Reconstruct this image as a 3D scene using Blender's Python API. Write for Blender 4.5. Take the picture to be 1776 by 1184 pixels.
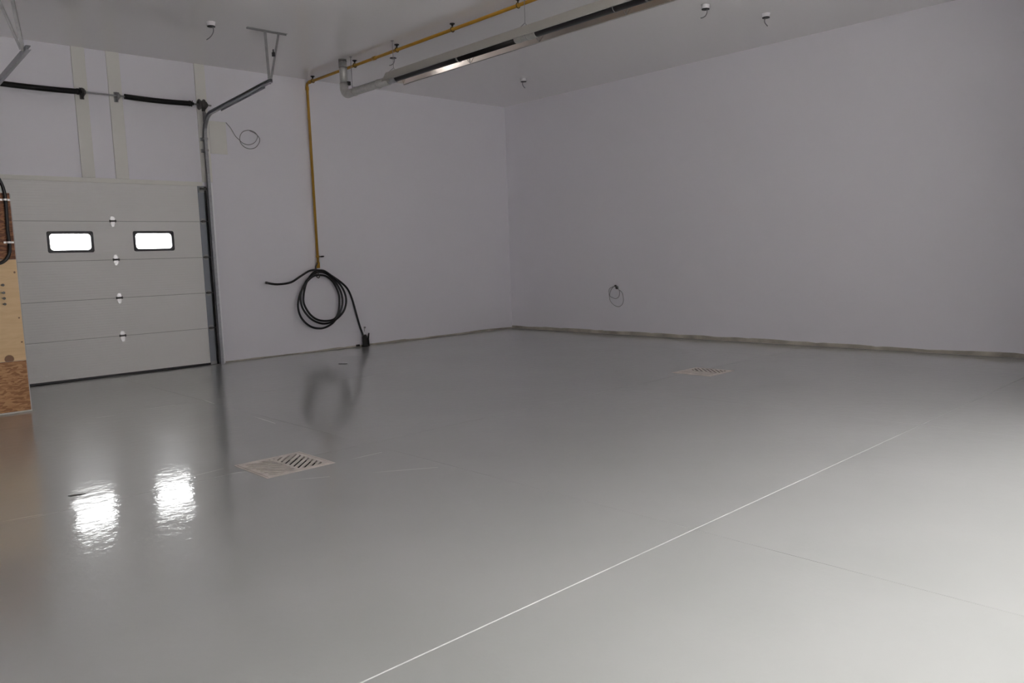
import bpy, bmesh, math, random
from mathutils import Vector, Matrix

random.seed(7)
scene = bpy.context.scene
for o in list(bpy.data.objects):
    bpy.data.objects.remove(o)
COL = scene.collection

# ------------------------------------------------------------------ camera
cam_data = bpy.data.cameras.new('camera')
cam = bpy.data.objects.new('camera', cam_data)
COL.objects.link(cam)
cam_data.sensor_width = 36.0
cam_data.lens = 1369.79 / 1776 * 36.0
cam_data.clip_start = 0.05
cam_data.clip_end = 300
_r = Vector((0.72457061, -0.68827652, -0.03567721))
_u = Vector((0.09895209, 0.05266112, 0.99369779))
_f = Vector((0.68206006, 0.72353454, -0.10626309))
M = Matrix(((_r.x, _u.x, -_f.x), (_r.y, _u.y, -_f.y), (_r.z, _u.z, -_f.z))).to_4x4()
M.translation = (-12.669, -13.414, 1.66)
cam.matrix_world = M
scene.camera = cam

# ------------------------------------------------------------------ daylight and exposure
scene.view_settings.view_transform = 'Standard'
scene.view_settings.look = 'None'
scene.view_settings.gamma = 1.0
scene.view_settings.use_curve_mapping = False
scene.view_settings.exposure = 0.68
scene.cycles.max_bounces = 14
scene.cycles.diffuse_bounces = 9
scene.cycles.glossy_bounces = 5
scene.cycles.transparent_max_bounces = 12
scene.cycles.sample_clamp_indirect = 12.0
scene.cycles.caustics_reflective = False

SKY = 11.5
SUN_GLOW = 19.5
GLOW_ELEV, GLOW_AZ = 44.0, 0.0
world = bpy.data.worlds.new('overcast_sky')
scene.world = world
world.use_nodes = True
wn = world.node_tree
bg = wn.nodes['Background']
tc = wn.nodes.new('ShaderNodeTexCoord')
sx = wn.nodes.new('ShaderNodeSeparateXYZ')
rp = wn.nodes.new('ShaderNodeValToRGB')
wn.links.new(tc.outputs['Generated'], sx.inputs[0])
wn.links.new(sx.outputs['Z'], rp.inputs[0])
rp.color_ramp.elements[0].position = 0.0
rp.color_ramp.elements[0].color = (0.95, 0.94, 0.94, 1)
rp.color_ramp.elements[1].position = 0.6
rp.color_ramp.elements[1].color = (1.0, 0.985, 0.98, 1)
wn.links.new(rp.outputs[0], bg.inputs[0])
bg.inputs[1].default_value = SKY
# hazy sun behind the overcast: a broad soft brightening of the sky in front of the bay
_e, _a = math.radians(GLOW_ELEV), math.radians(GLOW_AZ)
dp = wn.nodes.new('ShaderNodeVectorMath')
dp.operation = 'DOT_PRODUCT'
dp.inputs[1].default_value = (math.sin(_a) * math.cos(_e), -math.cos(_a) * math.cos(_e), math.sin(_e))
wn.links.new(tc.outputs['Generated'], dp.inputs[0])
mg = wn.nodes.new('ShaderNodeMapRange')
mg.interpolation_type = 'SMOOTHSTEP'
mg.inputs['From Min'].default_value = math.cos(math.radians(16))
mg.inputs['From Max'].default_value = math.cos(math.radians(5))
mg.inputs['To Min'].default_value = 0.0
mg.inputs['To Max'].default_value = SUN_GLOW
wn.links.new(dp.outputs['Value'], mg.inputs['Value'])
ms = wn.nodes.new('ShaderNodeMath')
ms.operation = 'ADD'
ms.inputs[1].default_value = SKY
wn.links.new(mg.outputs[0], ms.inputs[0])
wn.links.new(ms.outputs[0], bg.inputs[1])

# the big open bay door behind the camera: where the daylight comes in
OPEN_X0, OPEN_X1, OPEN_H = -11.0, -4.7, 4.2
FRONT_Y = -15.0
def portal(name, loc, rot, w, h):
    l = bpy.data.lights.new(name, 'AREA')
    l.shape = 'RECTANGLE'
    l.size = w
    l.size_y = h
    l.cycles.is_portal = True
    o = bpy.data.objects.new(name, l)
    o.location = loc
    o.rotation_euler = rot
    COL.objects.link(o)
portal('bay_opening_daylight', ((OPEN_X0 + OPEN_X1) / 2, FRONT_Y - 0.12, OPEN_H / 2), (math.radians(90), 0, 0),
       OPEN_X1 - OPEN_X0, OPEN_H)
portal('door_window_daylight', (-9.175, 0.09, 2.128), (math.radians(-90), 0, 0), 0.62, 0.31)
portal('door_window_daylight', (-7.948, 0.09, 2.128), (math.radians(-90), 0, 0), 0.62, 0.31)

# ------------------------------------------------------------------ materials
def mat(name, col, rough=0.5, metal=0.0, spec=0.5, noise=0.0, nscale=8.0, bump=0.0, bscale=40.0, stretch=None, coat=0.0):
    m = bpy.data.materials.new(name)
    m.use_nodes = True
    nt = m.node_tree
    b = nt.nodes['Principled BSDF']
    b.inputs['Base Color'].default_value = (*col, 1)
    b.inputs['Roughness'].default_value = rough
    b.inputs['Metallic'].default_value = metal
    b.inputs['Specular IOR Level'].default_value = spec
    b.inputs['Coat Weight'].default_value = coat
    t = nt.nodes.new('ShaderNodeTexCoord')
    mp = nt.nodes.new('ShaderNodeMapping')
    nt.links.new(t.outputs['Object'], mp.inputs[0])
    if stretch:
        mp.inputs['Scale'].default_value = stretch
    if noise:
        n = nt.nodes.new('ShaderNodeTexNoise')
        n.inputs['Scale'].default_value = nscale
        n.inputs['Detail'].default_value = 4
        nt.links.new(mp.outputs[0], n.inputs['Vector'])
        r = nt.nodes.new('ShaderNodeValToRGB')
        r.color_ramp.elements[0].position = 0.3
        r.color_ramp.elements[1].position = 0.7
        r.color_ramp.elements[0].color = (*[c * (1 - noise) for c in col], 1)
        r.color_ramp.elements[1].color = (*[min(1, c * (1 + noise)) for c in col], 1)
        nt.links.new(n.outputs['Fac'], r.inputs[0])
        nt.links.new(r.outputs[0], b.inputs['Base Color'])
    if bump:
        n2 = nt.nodes.new('ShaderNodeTexNoise')
        n2.inputs['Scale'].default_value = bscale
        n2.inputs['Detail'].default_value = 3
        nt.links.new(mp.outputs[0], n2.inputs['Vector'])
        bp = nt.nodes.new('ShaderNodeBump')
        bp.inputs['Strength'].default_value = bump
        bp.inputs['Distance'].default_value = 0.01
        nt.links.new(n2.outputs['Fac'], bp.inputs['Height'])
        nt.links.new(bp.outputs[0], b.inputs['Normal'])
    return m

WALL = mat('white_wall_panel', (0.835, 0.822, 0.866), rough=0.22, spec=0.35)
CEIL = mat('white_ceiling_panel', (0.875, 0.86, 0.86), rough=0.14, spec=0.45)
TRIM = mat('off_white_trim', (0.785, 0.775, 0.73), rough=0.4, spec=0.3)
SILL = mat('raw_sill', (0.46, 0.43, 0.37), rough=0.8, noise=0.35, nscale=2.2, bump=0.4, bscale=25)
DOORM = mat('door_skin', (0.795, 0.785, 0.765), rough=0.38, spec=0.35)
STILE = mat('grey_end_stile', (0.27, 0.29, 0.32), rough=0.35, metal=0.5)
BLACK = mat('black_rubber', (0.012, 0.011, 0.012), rough=0.45)
FRAME = mat('black_window_frame', (0.02, 0.018, 0.024), rough=0.4)
SPRING = mat('black_oiled_steel', (0.010, 0.0095, 0.010), rough=0.5, metal=0.0, spec=0.25)
GALV = mat('galvanised_steel', (0.38, 0.385, 0.40), rough=0.36, metal=0.9, noise=0.12, nscale=30)
GALVD = mat('dull_galvanised_steel', (0.34, 0.34, 0.34), rough=0.45, metal=0.6, noise=0.1, nscale=20)
DARKM = mat('dark_bracket_steel', (0.10, 0.095, 0.09), rough=0.5, metal=0.5)
HINGE = mat('bright_hinge_steel', (0.66, 0.655, 0.65), rough=0.33, metal=0.8)
YELLOW = mat('yellow_gas_paint', (0.46, 0.25, 0.025), rough=0.4, noise=0.08, nscale=6)
HOSE_M = mat('black_hose', (0.011, 0.011, 0.012), rough=0.38)
BOXW = mat('white_plastic_box', (0.86, 0.84, 0.86), rough=0.4)
CABLE = mat('grey_cable_sheath', (0.24, 0.235, 0.24), rough=0.5)
CABLEL = mat('pale_cable_sheath', (0.30, 0.29, 0.30), rough=0.5)
HOOD = mat('brushed_reflector', (0.86, 0.77, 0.70), rough=0.2, metal=1.0, bump=0.06, bscale=12, stretch=(1, 0.12, 1))
HOODOUT = mat('hood_outer_skin', (0.52, 0.50, 0.455), rough=0.45, metal=0.25)
TUBE = mat('blackened_tube', (0.016, 0.013, 0.013), rough=0.3, metal=0.3)
DUCT = mat('aluminised_duct', (0.58, 0.575, 0.55), rough=0.38, metal=0.6, noise=0.08, nscale=25)
GRATE = mat('cast_grate', (0.52, 0.472, 0.435), rough=0.7, noise=0.15, nscale=9, bump=0.2, bscale=60)
PIT = mat('drain_pit', (0.008, 0.007, 0.006), rough=0.95, spec=0.1)
STUB = mat('dark_stub_plastic', (0.018, 0.017, 0.015), rough=0.6)
CONC = mat('outdoor_gravel', (0.78, 0.765, 0.755), rough=0.9, noise=0.1, nscale=3)
SKY_BLOCKER = mat('sky_blocker_grey', (0.22, 0.215, 0.21), rough=0.9, noise=0.1, nscale=3)  # surface of the unseen box added to block low sky
JOINT = mat('dark_joint_gasket', (0.24, 0.235, 0.225), rough=0.8)
ANGLE = mat('bright_zinc_angle', (0.93, 0.93, 0.95), rough=0.28, metal=0.9)
SCUFF_GLINT = mat('pale_scuff_glint', (0.62, 0.61, 0.60), rough=0.7)  # scuffs, plus light painted on the saw-cut edges
EDGE = mat('pale_corner_bead', (0.55, 0.54, 0.53), rough=0.5)
STRAP = mat('zinc_strap', (0.75, 0.74, 0.72), rough=0.35, metal=0.5)

def glass_mat():
    m = bpy.data.materials.new('window_glass')
    m.use_nodes = True
    nt = m.node_tree
    nt.nodes.remove(nt.nodes['Principled BSDF'])
    out = nt.nodes['Material Output']
    tr = nt.nodes.new('ShaderNodeBsdfTransparent')
    tr.inputs[0].default_value = (0.97, 0.98, 0.98, 1)
    gl = nt.nodes.new('ShaderNodeBsdfGlossy')
    gl.inputs['Roughness'].default_value = 0.02
    fr = nt.nodes.new('ShaderNodeFresnel')
    fr.inputs[0].default_value = 1.45
    mx = nt.nodes.new('ShaderNodeMixShader')
    nt.links.new(fr.outputs[0], mx.inputs[0])
    nt.links.new(tr.outputs[0], mx.inputs[1])
    nt.links.new(gl.outputs[0], mx.inputs[2])
    nt.links.new(mx.outputs[0], out.inputs[0])
    return m
GLASS = glass_mat()

def floor_mat():
    m = bpy.data.materials.new('grey_epoxy_floor')
    m.use_nodes = True
    nt = m.node_tree
    L = nt.links.new
    b = nt.nodes['Principled BSDF']
    b.inputs['Base Color'].default_value = (0.345, 0.345, 0.340, 1)
    b.inputs['Specular IOR Level'].default_value = 0.5
    b.inputs['Coat Weight'].default_value = 0.9
    b.inputs['Coat IOR'].default_value = 1.5
    t = nt.nodes.new('ShaderNodeTexCoord')
    # faint mottling of the coat
    n = nt.nodes.new('ShaderNodeTexNoise')
    n.inputs['Scale'].default_value = 0.9
    n.inputs['Detail'].default_value = 5
    L(t.outputs['Object'], n.inputs['Vector'])
    r = nt.nodes.new('ShaderNodeValToRGB')
    r.color_ramp.elements[0].position = 0.3
    r.color_ramp.elements[1].position = 0.7
    r.color_ramp.elements[0].color = (0.300, 0.308, 0.292, 1)
    r.color_ramp.elements[1].color = (0.330, 0.336, 0.320, 1)
    L(n.outputs['Fac'], r.inputs[0])
    L(r.outputs[0], b.inputs['Base Color'])
    # roller marks: gloss varies in patches
    n3 = nt.nodes.new('ShaderNodeTexNoise')
    n3.inputs['Scale'].default_value = 1.6
    n3.inputs['Detail'].default_value = 6
    n3.inputs['Roughness'].default_value = 0.6
    L(t.outputs['Object'], n3.inputs['Vector'])
    mr = nt.nodes.new('ShaderNodeMapRange')
    mr.inputs['From Min'].default_value = 0.35
    mr.inputs['From Max'].default_value = 0.65
    mr.inputs['To Min'].default_value = 0.055
    mr.inputs['To Max'].default_value = 0.085
    L(n3.outputs['Fac'], mr.inputs['Value'])
    L(mr.outputs[0], b.inputs['Coat Roughness'])
    b.inputs['Roughness'].default_value = 0.30
    # fine orange peel and slow waves of the trowelled slab
    n1 = nt.nodes.new('ShaderNodeTexNoise')
    n1.inputs['Scale'].default_value = 45
    n1.inputs['Detail'].default_value = 3
    L(t.outputs['Object'], n1.inputs['Vector'])
    n2 = nt.nodes.new('ShaderNodeTexNoise')
    n2.inputs['Scale'].default_value = 9.0
    n2.inputs['Detail'].default_value = 4
    L(t.outputs['Object'], n2.inputs['Vector'])
    b1 = nt.nodes.new('ShaderNodeBump')
    b1.inputs['Strength'].default_value = 0.045
    b1.inputs['Distance'].default_value = 0.01
    L(n1.outputs['Fac'], b1.inputs['Height'])
    b2 = nt.nodes.new('ShaderNodeBump')
    b2.inputs['Strength'].default_value = 0.04
    b2.inputs['Distance'].default_value = 0.05
    L(n2.outputs['Fac'], b2.inputs['Height'])
    # the slab falls gently away from the back wall before it levels out
    sp = nt.nodes.new('ShaderNodeSeparateXYZ')
    g = nt.nodes.new('ShaderNodeNewGeometry')
    L(g.outputs['Position'], sp.inputs[0])
    fall = nt.nodes.new('ShaderNodeMapRange')
    fall.interpolation_type = 'SMOOTHSTEP'
    fall.inputs['From Min'].default_value = -4.2
    fall.inputs['From Max'].default_value = -1.8
    fall.inputs['To Min'].default_value = 0.0
    fall.inputs['To Max'].default_value = -0.011
    L(sp.outputs['Y'], fall.inputs['Value'])
    cv = nt.nodes.new('ShaderNodeCombineXYZ')
    L(fall.outputs[0], cv.inputs['Y'])
    av = nt.nodes.new('ShaderNodeVectorMath')
    av.operation = 'ADD'
    L(g.outputs['Normal'], av.inputs[0])
    L(cv.outputs[0], av.inputs[1])
    nv_ = nt.nodes.new('ShaderNodeVectorMath')
    nv_.operation = 'NORMALIZE'
    L(av.outputs[0], nv_.inputs[0])
    L(nv_.outputs[0], b2.inputs['Normal'])
    L(b2.outputs[0], b1.inputs['Normal'])
    L(b1.outputs[0], b.inputs['Normal'])
    L(b1.outputs[0], b.inputs['Coat Normal'])
    return m
FLOOR = floor_mat()

def wood_mat(name, cols, kind):
    m = bpy.data.materials.new(name)
    m.use_nodes = True
    nt = m.node_tree
    L = nt.links.new
    b = nt.nodes['Principled BSDF']
    b.inputs['Roughness'].default_value = 0.6
    t = nt.nodes.new('ShaderNodeTexCoord')
    mp = nt.nodes.new('ShaderNodeMapping')
    L(t.outputs['Object'], mp.inputs[0])
    r = nt.nodes.new('ShaderNodeValToRGB')
    if kind == 'osb':
        n0 = nt.nodes.new('ShaderNodeTexNoise')
        n0.inputs['Scale'].default_value = 6
        L(mp.outputs[0], n0.inputs['Vector'])
        ad = nt.nodes.new('ShaderNodeVectorMath')
        ad.operation = 'MULTIPLY_ADD'
        ad.inputs[1].default_value = (0.06, 0.06, 0.06)
        L(n0.outputs['Color'], ad.inputs[0])
        L(mp.outputs[0], ad.inputs[2])
        mp2 = nt.nodes.new('ShaderNodeMapping')
        mp2.inputs['Scale'].default_value = (20, 20, 58)
        mp2.inputs['Rotation'].default_value = (0, 0.5, 0)
        L(ad.outputs[0], mp2.inputs[0])
        v = nt.nodes.new('ShaderNodeTexVoronoi')
        v.inputs['Scale'].default_value = 1.0
        L(mp2.outputs[0], v.inputs['Vector'])
        sp = nt.nodes.new('ShaderNodeSeparateColor')
        L(v.outputs['Color'], sp.inputs[0])
        L(sp.outputs[0], r.inputs[0])
    else:
        mp.inputs['Scale'].default_value = (2.0, 2.0, 14)
        n0 = nt.nodes.new('ShaderNodeTexNoise')
        n0.inputs['Scale'].default_value = 1.2
        n0.inputs['Detail'].default_value = 5
        n0.inputs['Distortion'].default_value = 1.2
        L(mp.outputs[0], n0.inputs['Vector'])
        L(n0.outputs['Fac'], r.inputs[0])
    e = r.color_ramp.elements
    e[0].position = 0.15
    e[0].color = (*cols[0], 1)
    e[1].position = 0.85
    e[1].color = (*cols[2], 1)
    k = e.new(0.5)
    k.color = (*cols[1], 1)
    L(r.outputs[0], b.inputs['Base Color'])
    return m
OSBR = wood_mat('red_brown_strand_board', [(0.15, 0.050, 0.018), (0.24, 0.092, 0.034), (0.34, 0.15, 0.06)], 'osb')
OSB = wood_mat('tan_strand_board', [(0.34, 0.155, 0.06), (0.46, 0.23, 0.098), (0.58, 0.325, 0.15)], 'osb')
PLY = wood_mat('pale_plywood', [(0.70, 0.47, 0.235), (0.80, 0.57, 0.315), (0.86, 0.63, 0.375)], 'ply')
KNOT = mat('plywood_knot', (0.26, 0.14, 0.08), rough=0.6)

# ------------------------------------------------------------------ mesh helpers (all in world coordinates)
def box(bm, x0, x1, y0, y1, z0, z1):
    vs = [bm.verts.new(p) for p in ((x0, y0, z0), (x1, y0, z0), (x1, y1, z0), (x0, y1, z0),
                                    (x0, y0, z1), (x1, y0, z1), (x1, y1, z1), (x0, y1, z1))]
    for f in ((3, 2, 1, 0), (4, 5, 6, 7), (0, 1, 5, 4), (1, 2, 6, 5), (2, 3, 7, 6), (3, 0, 4, 7)):
        bm.faces.new([vs[i] for i in f])

def bevel(bm, w, seg=2):
    bmesh.ops.bevel(bm, geom=bm.edges[:], offset=w, segments=seg, affect='EDGES', profile=0.5)

def smooth_path(pts, n=6):
    P = [Vector(p) for p in pts]
    out = []
    for i in range(len(P) - 1):
        p0 = P[max(i - 1, 0)]; p1 = P[i]; p2 = P[i + 1]; p3 = P[min(i + 2, len(P) - 1)]
        for k in range(n):
            t = k / n
            out.append(0.5 * ((2 * p1) + (-p0 + p2) * t + (2 * p0 - 5 * p1 + 4 * p2 - p3) * t * t + (-p0 + 3 * p1 - 3 * p2 + p3) * t ** 3))
    out.append(P[-1])
    return out

def tube(bm, pts, r, seg=10, caps=True, ref=None):
    P = [Vector(p) for p in pts]
    rings = []
    nrm = None
    for i, p in enumerate(P):
        d = (P[min(i + 1, len(P) - 1)] - P[max(i - 1, 0)]).normalized()
        if nrm is None:
            a = Vector((0, 0, 1)) if abs(d.z) < 0.9 else Vector((1, 0, 0))
            nrm = (a - d * a.dot(d)).normalized()
        else:
            nrm = (nrm - d * nrm.dot(d)).normalized()
        b = d.cross(nrm)
        rr = r[i] if isinstance(r, (list, tuple)) else r
        rings.append([bm.verts.new(p + rr * (math.cos(2 * math.pi * k / seg) * nrm + math.sin(2 * math.pi * k / seg) * b)) for k in range(seg)])
    for a, b in zip(rings, rings[1:]):
        for k in range(seg):
            f = bm.faces.new((a[k], a[(k + 1) % seg], b[(k + 1) % seg], b[k]))
            f.smooth = True
    if caps:
        bm.faces.new(list(reversed(rings[0])))
        bm.faces.new(rings[-1])

def prism(bm, poly, axis, a0, a1):
    """extrude a 2D polygon along a world axis (0=x:(y,z), 1=y:(x,z), 2=z:(x,y))"""
    def mk(p, a):
        return {0: (a, p[0], p[1]), 1: (p[0], a, p[1]), 2: (p[0], p[1], a)}[axis]
    A = [bm.verts.new(mk(p, a0)) for p in poly]
    B = [bm.verts.new(mk(p, a1)) for p in poly]
    n = len(poly)
    bm.faces.new(A)
    bm.faces.new(list(reversed(B)))
    for i in range(n):
        bm.faces.new((A[i], B[i], B[(i + 1) % n], A[(i + 1) % n]))

def sheet(bm, pts, axis, a0, a1, th):
    """thin bent sheet: open polyline with thickness, extruded along axis"""
    P = [Vector((p[0], p[1])) for p in pts]
    off = []
    for i, p in enumerate(P):
        d0 = (P[i] - P[i - 1]).normalized() if i else None
        d1 = (P[i + 1] - P[i]).normalized() if i < len(P) - 1 else None
        ns = [Vector((-d.y, d.x)) for d in (d0, d1) if d is not None]
        n = sum(ns, Vector((0, 0)))
        n.normalize()
        k = 1 / max(0.3, n.dot(ns[0]))
        off.append(p + n * th * k)
    prism(bm, [tuple(p) for p in P] + [tuple(p) for p in reversed(off)], axis, a0, a1)

def obj(name, bm, m, parent=None, origin=None):
    bmesh.ops.recalc_face_normals(bm, faces=bm.faces[:])
    me = bpy.data.meshes.new(name)
    if parent is not None:
        w = world_loc(parent)
    elif origin is not None:
        w = Vector(origin)
    else:
        c = [v.co for v in bm.verts]
        w = Vector((sum(v.x for v in c) / len(c), sum(v.y for v in c) / len(c), min(v.z for v in c)))
    for v in bm.verts:
        v.co -= w
    bm.to_mesh(me)
    bm.free()
    me.materials.append(m)
    o = bpy.data.objects.new(name, me)
    COL.objects.link(o)
    if parent is not None:
        o.parent = parent
    else:
        o.location = w
    return o

def world_loc(o):
    w = Vector(o.location)
    while o.parent:
        o = o.parent
        w += o.location
    return w

def tag(o, label=None, cat=None, group=None, kind=None):
    if label: o['label'] = label
    if cat: o['category'] = cat
    if group: o['group'] = group
    if kind: o['kind'] = kind
    return o

def thing(name, loc, label, cat, group=None, kind=None):
    o = bpy.data.objects.new(name, None)
    o.empty_display_size = 0.1
    o.location = loc
    COL.objects.link(o)
    return tag(o, label, cat, group, kind)

def struct(name, bm, m, parent=None):
    o = obj(name, bm, m, parent)
    if parent is None:
        o['kind'] = 'structure'
    return o

def B():
    return bmesh.new()

def copy_thing(src, delta, label, name=None):
    c = src.copy()
    COL.objects.link(c)
    c.location = src.location + Vector(delta)
    c['label'] = label
    for ch in list(src.children):
        d = ch.copy()
        COL.objects.link(d)
        d.parent = c
        for g in list(ch.children):
            e = g.copy()
            COL.objects.link(e)
            e.parent = d
    return c

# ================================================================== THE SETTING
H = 5.05
XL = -13.75

# floor with real saw-cut grooves and openings for the two drains
DR = [(-9.635, -7.36), (-3.41, -7.39)]
HW = 0.305
gx = [(-12.42, .0025), (-8.765, .0022), (-5.11, .002), (-1.45, .002)]
gy = [(-10.80, .0045), (-7.29, .0032), (-3.58, .003)]
def floor_mesh():
    xs, ys = {XL - .3: 0, 0.3: 0}, {FRONT_Y - .3: 0, 0.35: 0}
    for c, w in gx:
        xs[c - w] = 0; xs[c + w] = 0; xs[c] = w * 1.6
    for c, w in gy:
        ys[c - w] = 0; ys[c + w] = 0; ys[c] = w * 1.6
    for cx, cy in DR:
        xs[cx - HW] = 0; xs[cx + HW] = 0
        ys[cy - HW] = 0; ys[cy + HW] = 0
    X, Y = sorted(xs), sorted(ys)
    bm = B()
    V = {}
    for i, x in enumerate(X):
        for j, y in enumerate(Y):
            V[i, j] = bm.verts.new((x, y, -max(xs[x], ys[y])))
    for i in range(len(X) - 1):
        for j in range(len(Y) - 1):
            mx, my = (X[i] + X[i + 1]) / 2, (Y[j] + Y[j + 1]) / 2
            if any(abs(mx - cx) < HW and abs(my - cy) < HW for cx, cy in DR):
                continue
            bm.faces.new((V[i, j], V[i + 1, j], V[i + 1, j + 1], V[i, j + 1]))
    return bm
# pale scuffs and painted glints of light along the saw-cut edges
SCUFFS_GLINTS = [
[(-9.334, -8.15), (-8.864, -8.458)] ,
[(-9.824, -7.859), (-9.583, -8.001)] ,
[(-9.546, -3.547), (-9.117, -3.582)] ,
[(-8.838, -5.074), (-8.867, -5.691)] ,
[(-8.739, -3.443), (-8.778, -3.924)] ,
[(-10.468, -7.126), (-10.032, -7.07)] ,
[(-9.2, -7.664), (-8.87, -7.668)] ,
[(-11.654, -7.219), (-11.403, -7.255)] ,
[(-10.074, -3.622), (-9.84, -3.665)] ,
]
bm = floor_mesh()
for (p, r) in SCUFFS_GLINTS:
    P, Q = Vector((*p, .0004)), Vector((*r, .0004))
    d = (Q - P).normalized()
    s = Vector((-d.y, d.x, 0)) * .0045
    f = bm.faces.new([bm.verts.new(v) for v in (P, Q - s, Q, P + (Q - P) * .5 + s)])
    f.material_index = 1
fl_ = struct('floor', bm, FLOOR)
fl_.data.materials.append(SCUFF_GLINT)

bm = B(); box(bm, XL - .3, .3, FRONT_Y - .3, .35, H, H + .15)
struct('ceiling', bm, CEIL)

# back wall with the overhead-door opening
DX0, DX1, DZ = -10.085, -7.06, 3.04
bm = B()
box(bm, XL - .2, DX0, 0, .2, .0, H)
box(bm, DX1, .2, 0, .2, .0, H)
box(bm, DX0, DX1, 0, .2, DZ, H)
struct('wall_back', bm, WALL)
bm = B(); box(bm, 0, .2, FRONT_Y, 0, 0, H)
struct('wall_right', bm, WALL)
bm = B(); box(bm, XL - .2, XL, FRONT_Y, 0, 0, H)
struct('wall_left', bm, WALL)
bm = B()
box(bm, XL - .2, OPEN_X0, FRONT_Y - .2, FRONT_Y, 0, H)
box(bm, OPEN_X1, .2, FRONT_Y - .2, FRONT_Y, 0, H)
box(bm, OPEN_X0, OPEN_X1, FRONT_Y - .2, FRONT_Y, OPEN_H, H)
struct('wall_front', bm, WALL)
# low partition the sheathing boards are fixed to
bm = B(); box(bm, XL, -10.415, -2.43, -2.30, 0, 2.615)
struct('wall_partition', bm, EDGE)
# outdoor ground
bm = B(); box(bm, -60, 40, FRONT_Y - 60, FRONT_Y - .3, -.12, -.03)
struct('ground_front', bm, CONC)
bm = B(); box(bm, -60, 40, .35, 60, -.12, -.03)
struct('ground_back', bm, CONC)

# unseen light blocker, added to hide the low sky from the bay
bm = B(); box(bm, -40, 25, FRONT_Y - 13, FRONT_Y - 5, -.12, 7.0)
struct('wall_sky_blocker', bm, SKY_BLOCKER)
# short unseen wall added to keep bay light off the right wall
bm = B(); box(bm, -3.75, -3.6, FRONT_Y, -12.05, 0, H)
struct('wall_light_baffle', bm, WALL)

# raw strips where the wall panels stop short of the slab
def sill(axis, a0, a1, h0, h1, y0, y1, seed):
    rnd = random.Random(seed)
    pts = []
    a = a0
    h = (h0 + h1) / 2
    while a < a1:
        h += rnd.uniform(-.012, .012)
        h = min(max(h, h0), h1)
        pts.append((a, h))
        a += rnd.choice((.06, .12, .2, .35))
    pts.append((a1, h))
    bm = B()
    def mk(a, d, z):
        return (a, d, z) if axis == 0 else (d, a, z)
    F = []
    for a, z in pts:
        F.append([bm.verts.new(mk(a, y0, .004)), bm.verts.new(mk(a, y0, z)), bm.verts.new(mk(a, y1, z + .002))])
    for p, r in zip(F, F[1:]):
        bm.faces.new((p[0], r[0], r[1], p[1]))
        bm.faces.new((p[1], r[1], r[2], p[2]))
    return bm
struct('baseboard_back', sill(0, -6.93, -0.012, .022, .046, -.012, .002, 3), SILL)
struct('baseboard_right', sill(1, -13.5, -0.012, .04, .075, -.012, .002, 5), SILL)

# trims round the overhead door
bm = B(); box(bm, -10.3, -7.09, -.018, .0, 3.035, 3.105); bevel(bm, .004)
struct('trim_1', bm, TRIM)
for i, (a, b_, z0) in enumerate(((-8.945, -8.757, 3.105), (-8.455, -8.262, 3.105), (-7.09, -6.915, 3.105))):
    bm = B(); box(bm, a, b_, -.026, 0, z0, H - .002); bevel(bm, .004)
    struct('trim_%d' % (i + 2), bm, TRIM)

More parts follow.
